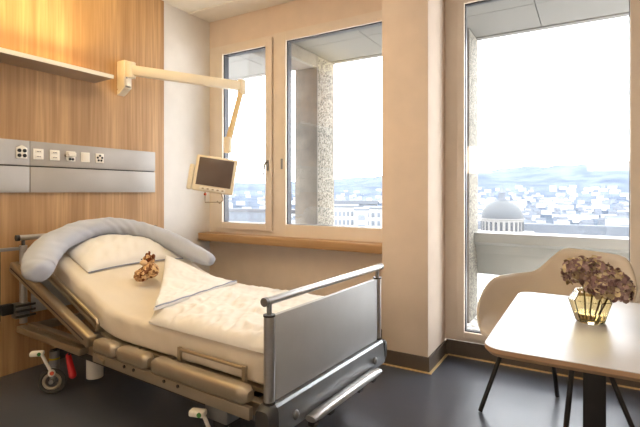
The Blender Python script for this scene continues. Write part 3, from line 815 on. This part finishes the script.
tag(MB().box(-6, 3, YW+.14, 8.0, -.25, -.05).build('balcony_floor', 'gravel', smooth=False), 'pale gravel ledge outside the windows', 'ledge', kind='structure')

# ---------------------------------------------------------------- outside: the city
def hillh(az, d_):
    """ground height at azimuth az (rad, 0 = along the optical axis, + to the right) and distance d_"""
    w = max(0, min(1, (az+.1)/.75))
    peak = 55+w*100
    base = -46
    x = max(0, min(1, (d_-500)/900)); z = base+14*x
    x = max(0, min(1, (d_-1400)/1200)); x = x*x*(3-2*x)*.6+x*.4
    z += (peak+32)*x
    if d_ > 2600: z -= (d_-2600)*.05
    return z
E3 = Vector((-.5114, .8593, 0)); E1 = Vector((.8593, .5114, 0))
def W(az, d_, z): return E3*(d_*cos(az))+E1*(d_*sin(az))+Vector((0, 0, z))
tg = MB()
def tfn(a, b):
    az = -.75+1.75*a; d_ = 40*(75**b)
    z = hillh(az, d_)+(d_/2600)**2*16*noise.fractal(Vector((az*d_*.004, d_*.004, 0)), 1, 2, 4)
    if d_ > 1900: z += 7*noise.fractal(Vector((az*40, d_*.02, 3)), 1, 2, 3)
    return W(az, d_, z)
tg.grid(tfn, 220, 110)
tm = bpy.data.materials.new('wooded_slope'); tm.use_nodes = True
nt = tm.node_tree; b = nt.nodes['Principled BSDF']; b.inputs['Roughness'].default_value = 1; b.inputs['Specular IOR Level'].default_value = 0
tc = nt.nodes.new('ShaderNodeTexCoord')
n1 = nt.nodes.new('ShaderNodeTexNoise'); n1.inputs['Scale'].default_value = .012; n1.inputs['Detail'].default_value = 6; n1.inputs['Roughness'].default_value = .7
nt.links.new(tc.outputs['Object'], n1.inputs['Vector'])
r = nt.nodes.new('ShaderNodeValToRGB'); r.color_ramp.elements[0].position = .42; r.color_ramp.elements[1].position = .58
r.color_ramp.elements[0].color = (*s2l((22, 30, 38)), 1); r.color_ramp.elements[1].color = (*s2l((66, 72, 78)), 1)
nt.links.new(n1.outputs['Fac'], r.inputs['Fac']); nt.links.new(r.outputs['Color'], b.inputs['Base Color'])
struct('ground', tg, tm, 'valley and wooded hill beyond the city', 'hill')

M['cwhite'] = mat('pale_render', (150, 150, 148), .9)
M['cgrey'] = mat('grey_render', (88, 92, 98), .9)
M['croof'] = mat('slate_roof', (58, 62, 68), .8)
M['cwin'] = mat('dark_window', (84, 90, 98), .4)
M['cdwin'] = mat('deep_window', (34, 36, 40), .5)
M['cdome'] = mat('grey_dome', (60, 62, 64), .7)
M['cstone'] = mat('pale_stone', (122, 119, 114), .9)

# domed building
DC = W(math.atan(182/452), 310, 0); DC = Vector((DC.x, DC.y, 0))
dome = thing('domed_building', (DC.x, DC.y, -46), 'large grey dome on a pale drum of windows, seen through the tall window', 'domed building')
MB().box(DC.x-17, DC.x+17, DC.y-17, DC.y+17, -46, -24.5).build('block', 'cstone', dome, False)
MB().lathe([(12.6, -24.5), (12.6, -16.5), (13.2, -16.2), (13.2, -15.6), (0, -15.6)], (DC.x, DC.y, 0), 48).build('drum', 'cstone', dome)
for k in range(26):
    a = 2*pi*k/26; c = Vector((DC.x+12.65*cos(a), DC.y+12.65*sin(a), -20.3))
    MB().box(-.2, .2, -.75, .75, -2.9, 2.7, 0, Matrix.Translation(c) @ Matrix.Rotation(a, 4, 'Z')).build('window', 'cdwin', dome, False)
MB().lathe([(12.5*cos(t), -15.6+11.6*sin(t)) for t in [pi/2*k/14*.93 for k in range(15)]]+[(0, -4.1)], (DC.x, DC.y, 0), 48).build('dome', 'cdome', dome)
MB().lathe([(3.0, -4.6), (3.0, -3.6), (2.2, -3.4), (2.2, .2), (2.8, .4), (2.4, 1.2), (.5, 3.2), (.2, 5.6), (0, 5.7)], (DC.x, DC.y, 0), 16).build('lantern', 'cgrey', dome)

def block(az, d_, w, dep, ztop, rows_, cols, label, name='office_building', roof='flat', rz=None, m='cwhite', group=None, zb=-46):
    p = W(az, d_, 0); rz = rz if rz is not None else math.atan2(E3.y, E3.x)-pi/2-az
    t = thing(name, (p.x, p.y, zb), label, 'building', rz, group)
    h_ = ztop-zb
    MB().box(-w/2, w/2, -dep/2, dep/2, 0, h_).build('walls', m, t, False, local=True)
    if roof == 'flat': MB().box(-w/2-.4, w/2+.4, -dep/2-.4, dep/2+.4, h_+.01, h_+.7).build('roof', 'cgrey', t, False, local=True)
    else: MB().prism([(-dep/2-.6, h_), (dep/2+.6, h_), (dep/2-roof*.7, h_+roof), (-dep/2+roof*.7, h_+roof)], 'x', -w/2-.5, w/2+.5).build('roof', 'croof', t, False, local=True)
    for r_ in range(rows_):
        for c_ in range(cols):
            x_ = -w/2+w*(c_+.5)/cols; z_ = h_-2.4-3.2*r_
            MB().box(x_-w/cols*.28, x_+w/cols*.28, -dep/2-.12, -dep/2+.1, z_-.9, z_+.9).build('window', 'cwin', t, False, local=True)
    return t
def az_of(u): return math.atan((u-320)/452)
block(az_of(346), 175, 9, 14, -4.6, 3, 6, 'white office block with tight window grid beside the outside pillar')
block(az_of(361.5), 160, 4.4, 12, -5.2, 3, 1, 'white block with broad dark windows at the middle of the wide window')
block(az_of(376), 185, 9, 14, -5.6, 3, 4, 'pale block next to the pier edge of the wide window')
block(az_of(352), 240, 26, 14, -5.2, 1, 10, 'long low pale block behind the white office blocks', roof=1.8, m='cgrey')
block(az_of(248), 220, 26, 14, -8.0, 3, 7, 'pale block low in the narrow window', m='cgrey')
block(az_of(582), 338, 80, 18, -27, 2, 20, 'long building with grey roof right of the dome', roof=6.5, m='cstone')

# small houses over the slopes
def house(w, dep, hh, rf, m):
    me = MB(); me.box(-w/2, w/2, -dep/2, dep/2, -6, hh)
    t = thing('house', (0, 0, 0), 'x', 'house')
    me.build('walls', m, t, False, local=True)
    MB().prism([(-dep/2-.4, hh), (dep/2+.4, hh), (0, hh+rf)], 'x', -w/2-.4, w/2+.4).build('roof', 'croof' if rf > 2 else 'cgrey', t, False, local=True)
    return t
protos = [house(11, 9, 7, 3.5, 'cwhite'), house(19, 10, 9, 1.2, 'cwhite'), house(10, 8, 7, 3, 'cgrey'), house(22, 11, 8, 2.6, 'cwhite')]
used = set()
placed = []
for i in range(3000):
    if len(placed) >= 290: break
    if len(placed) % 3 < 2: az = rnd.uniform(az_of(476), az_of(634))
    else: az = rnd.choice((rnd.uniform(az_of(226), az_of(300)), rnd.uniform(az_of(332), az_of(386)), rnd.uniform(az_of(332), az_of(386))))
    d_ = 430*(4.2**(rnd.random()**.7))
    k = rnd.randrange(4); p = W(az, d_, 0)
    if any((p-q).length < 31 for q in placed): continue
    placed.append(p)
    z = hillh(az, d_)+(d_/2600)**2*16*noise.fractal(Vector((az*d_*.004, d_*.004, 0)), 1, 2, 4)
    src = protos[k]
    if k in used:
        o = src.copy(); COL.objects.link(o)
        for c_ in src.children:
            q = c_.copy(); COL.objects.link(q); q.parent = o
    else: o = src; used.add(k)
    o.location = (p.x, p.y, z); o.rotation_euler = (0, 0, rnd.uniform(-.5, .5)+math.atan2(E3.y, E3.x)-pi/2-az)
    sc_ = rnd.uniform(.7, 1.25); o.scale = (sc_,)*3
    tag(o, 'small pale house scattered over the hazy slope of the city', 'house', 'houses on the hazy slope')

# haze in the valley air
hz = bpy.data.materials.new('valley_haze'); hz.use_nodes = True
nt = hz.node_tree; nt.nodes.clear(); o = nt.nodes.new('ShaderNodeOutputMaterial'); v = nt.nodes.new('ShaderNodeVolumeScatter')
v.inputs['Color'].default_value = (.092, .11, .155, 1); v.inputs['Density'].default_value = .0007; v.inputs['Anisotropy'].default_value = 0
nt.links.new(v.outputs[0], o.inputs['Volume'])
hzm = MB(); c8 = [W(-.8, 200, 0), W(1.05, 200, 0), W(1.05, 5200, 0), W(-.8, 5200, 0)]
hzm.prism([(p.x, p.y) for p in c8], 'z', -120, 190)
tag(hzm.build('haze', hz, smooth=False), 'pale haze in the air over the city and hill', 'haze', kind='stuff')

# ---------------------------------------------------------------- light
w = bpy.data.worlds.new('overcast'); SC.world = w; w.use_nodes = True
bg = w.node_tree.nodes['Background']; bg.inputs['Color'].default_value = (.93, .965, 1, 1); bg.inputs['Strength'].default_value = 5.5

def added_ceiling_lamp(x, y, energy, lab):  # unseen fixture added to brighten the room from above
    t = thing('added_ceiling_light', (x, y, ZC-.03), lab, 'added fill light')
    MB().tube([(x, y, ZC-.028), (x, y, ZC-.0005)], .26, 32).build('housing', 'white', t)
    MB().tube([(x, y, ZC-.034), (x, y, ZC-.0285)], .245, 32).build('diffuser', emit('added_lamp_diffuser', (255, 214, 160), 3), t)
    l = bpy.data.lights.new('lamp', 'AREA'); l.shape = 'DISK'; l.size = .5; l.energy = energy; l.color = (1, .88, .72)
    lo_ = bpy.data.objects.new('lamp', l); COL.objects.link(lo_); lo_.location = (x, y, ZC-.045)
added_ceiling_lamp(-1.7, 1.5, 8, 'round warm fill lamp added out of view over the bed')
added_ceiling_lamp(.5, .3, 6, 'round warm fill lamp added out of view above the table end of the room')
def added_rear_lamp(x, z, energy, lab):  # unseen fixture added behind the viewer to warm the window wall
    t = thing('added_wall_lamp', (x, YB, z-.3), lab, 'added fill lamp')
    MB().box(x-.45, x+.45, YB+.0005, YB+.05, z-.3, z+.3, .01).build('housing', 'white', t)
    MB().box(x-.43, x+.43, YB+.0505, YB+.056, z-.28, z+.28).build('diffuser', emit('added_wall_diffuser', (255, 206, 146), 2), t)
    l = bpy.data.lights.new('lamp', 'AREA'); l.shape = 'RECTANGLE'; l.size = .84; l.size_y = .54; l.energy = energy; l.color = (1, .84, .68)
    lo_ = bpy.data.objects.new('lamp', l); COL.objects.link(lo_); lo_.location = (x, YB+.07, z); lo_.rotation_euler = (R(90), 0, R(180))
added_rear_lamp(-2.1, 1.9, 15, 'warm rectangular fill lamp added behind the viewer on the bed side')
added_rear_lamp(.4, 1.9, 11, 'warm rectangular fill lamp added behind the viewer on the table side')

# ---------------------------------------------------------------- camera
cam = bpy.data.cameras.new('camera'); co = bpy.data.objects.new('camera', cam); COL.objects.link(co)
cam.sensor_width = 36; cam.lens = 452/640*36
cam.shift_y = -(213.5-191.5)/640
co.location = (0, 0, 1.25); co.rotation_euler = (R(90), 0, math.atan2(.5114, .8593))
cam.clip_start = .05; cam.clip_end = 8000
SC.camera = co
SC.view_settings.view_transform = 'Standard'; SC.view_settings.look = 'None'; SC.view_settings.exposure = .85; SC.view_settings.gamma = 1
SC.view_settings.use_curve_mapping = False
SC.cycles.max_bounces = 10; SC.cycles.diffuse_bounces = 5; SC.cycles.transparent_max_bounces = 16
SC.cycles.sample_clamp_indirect = 6
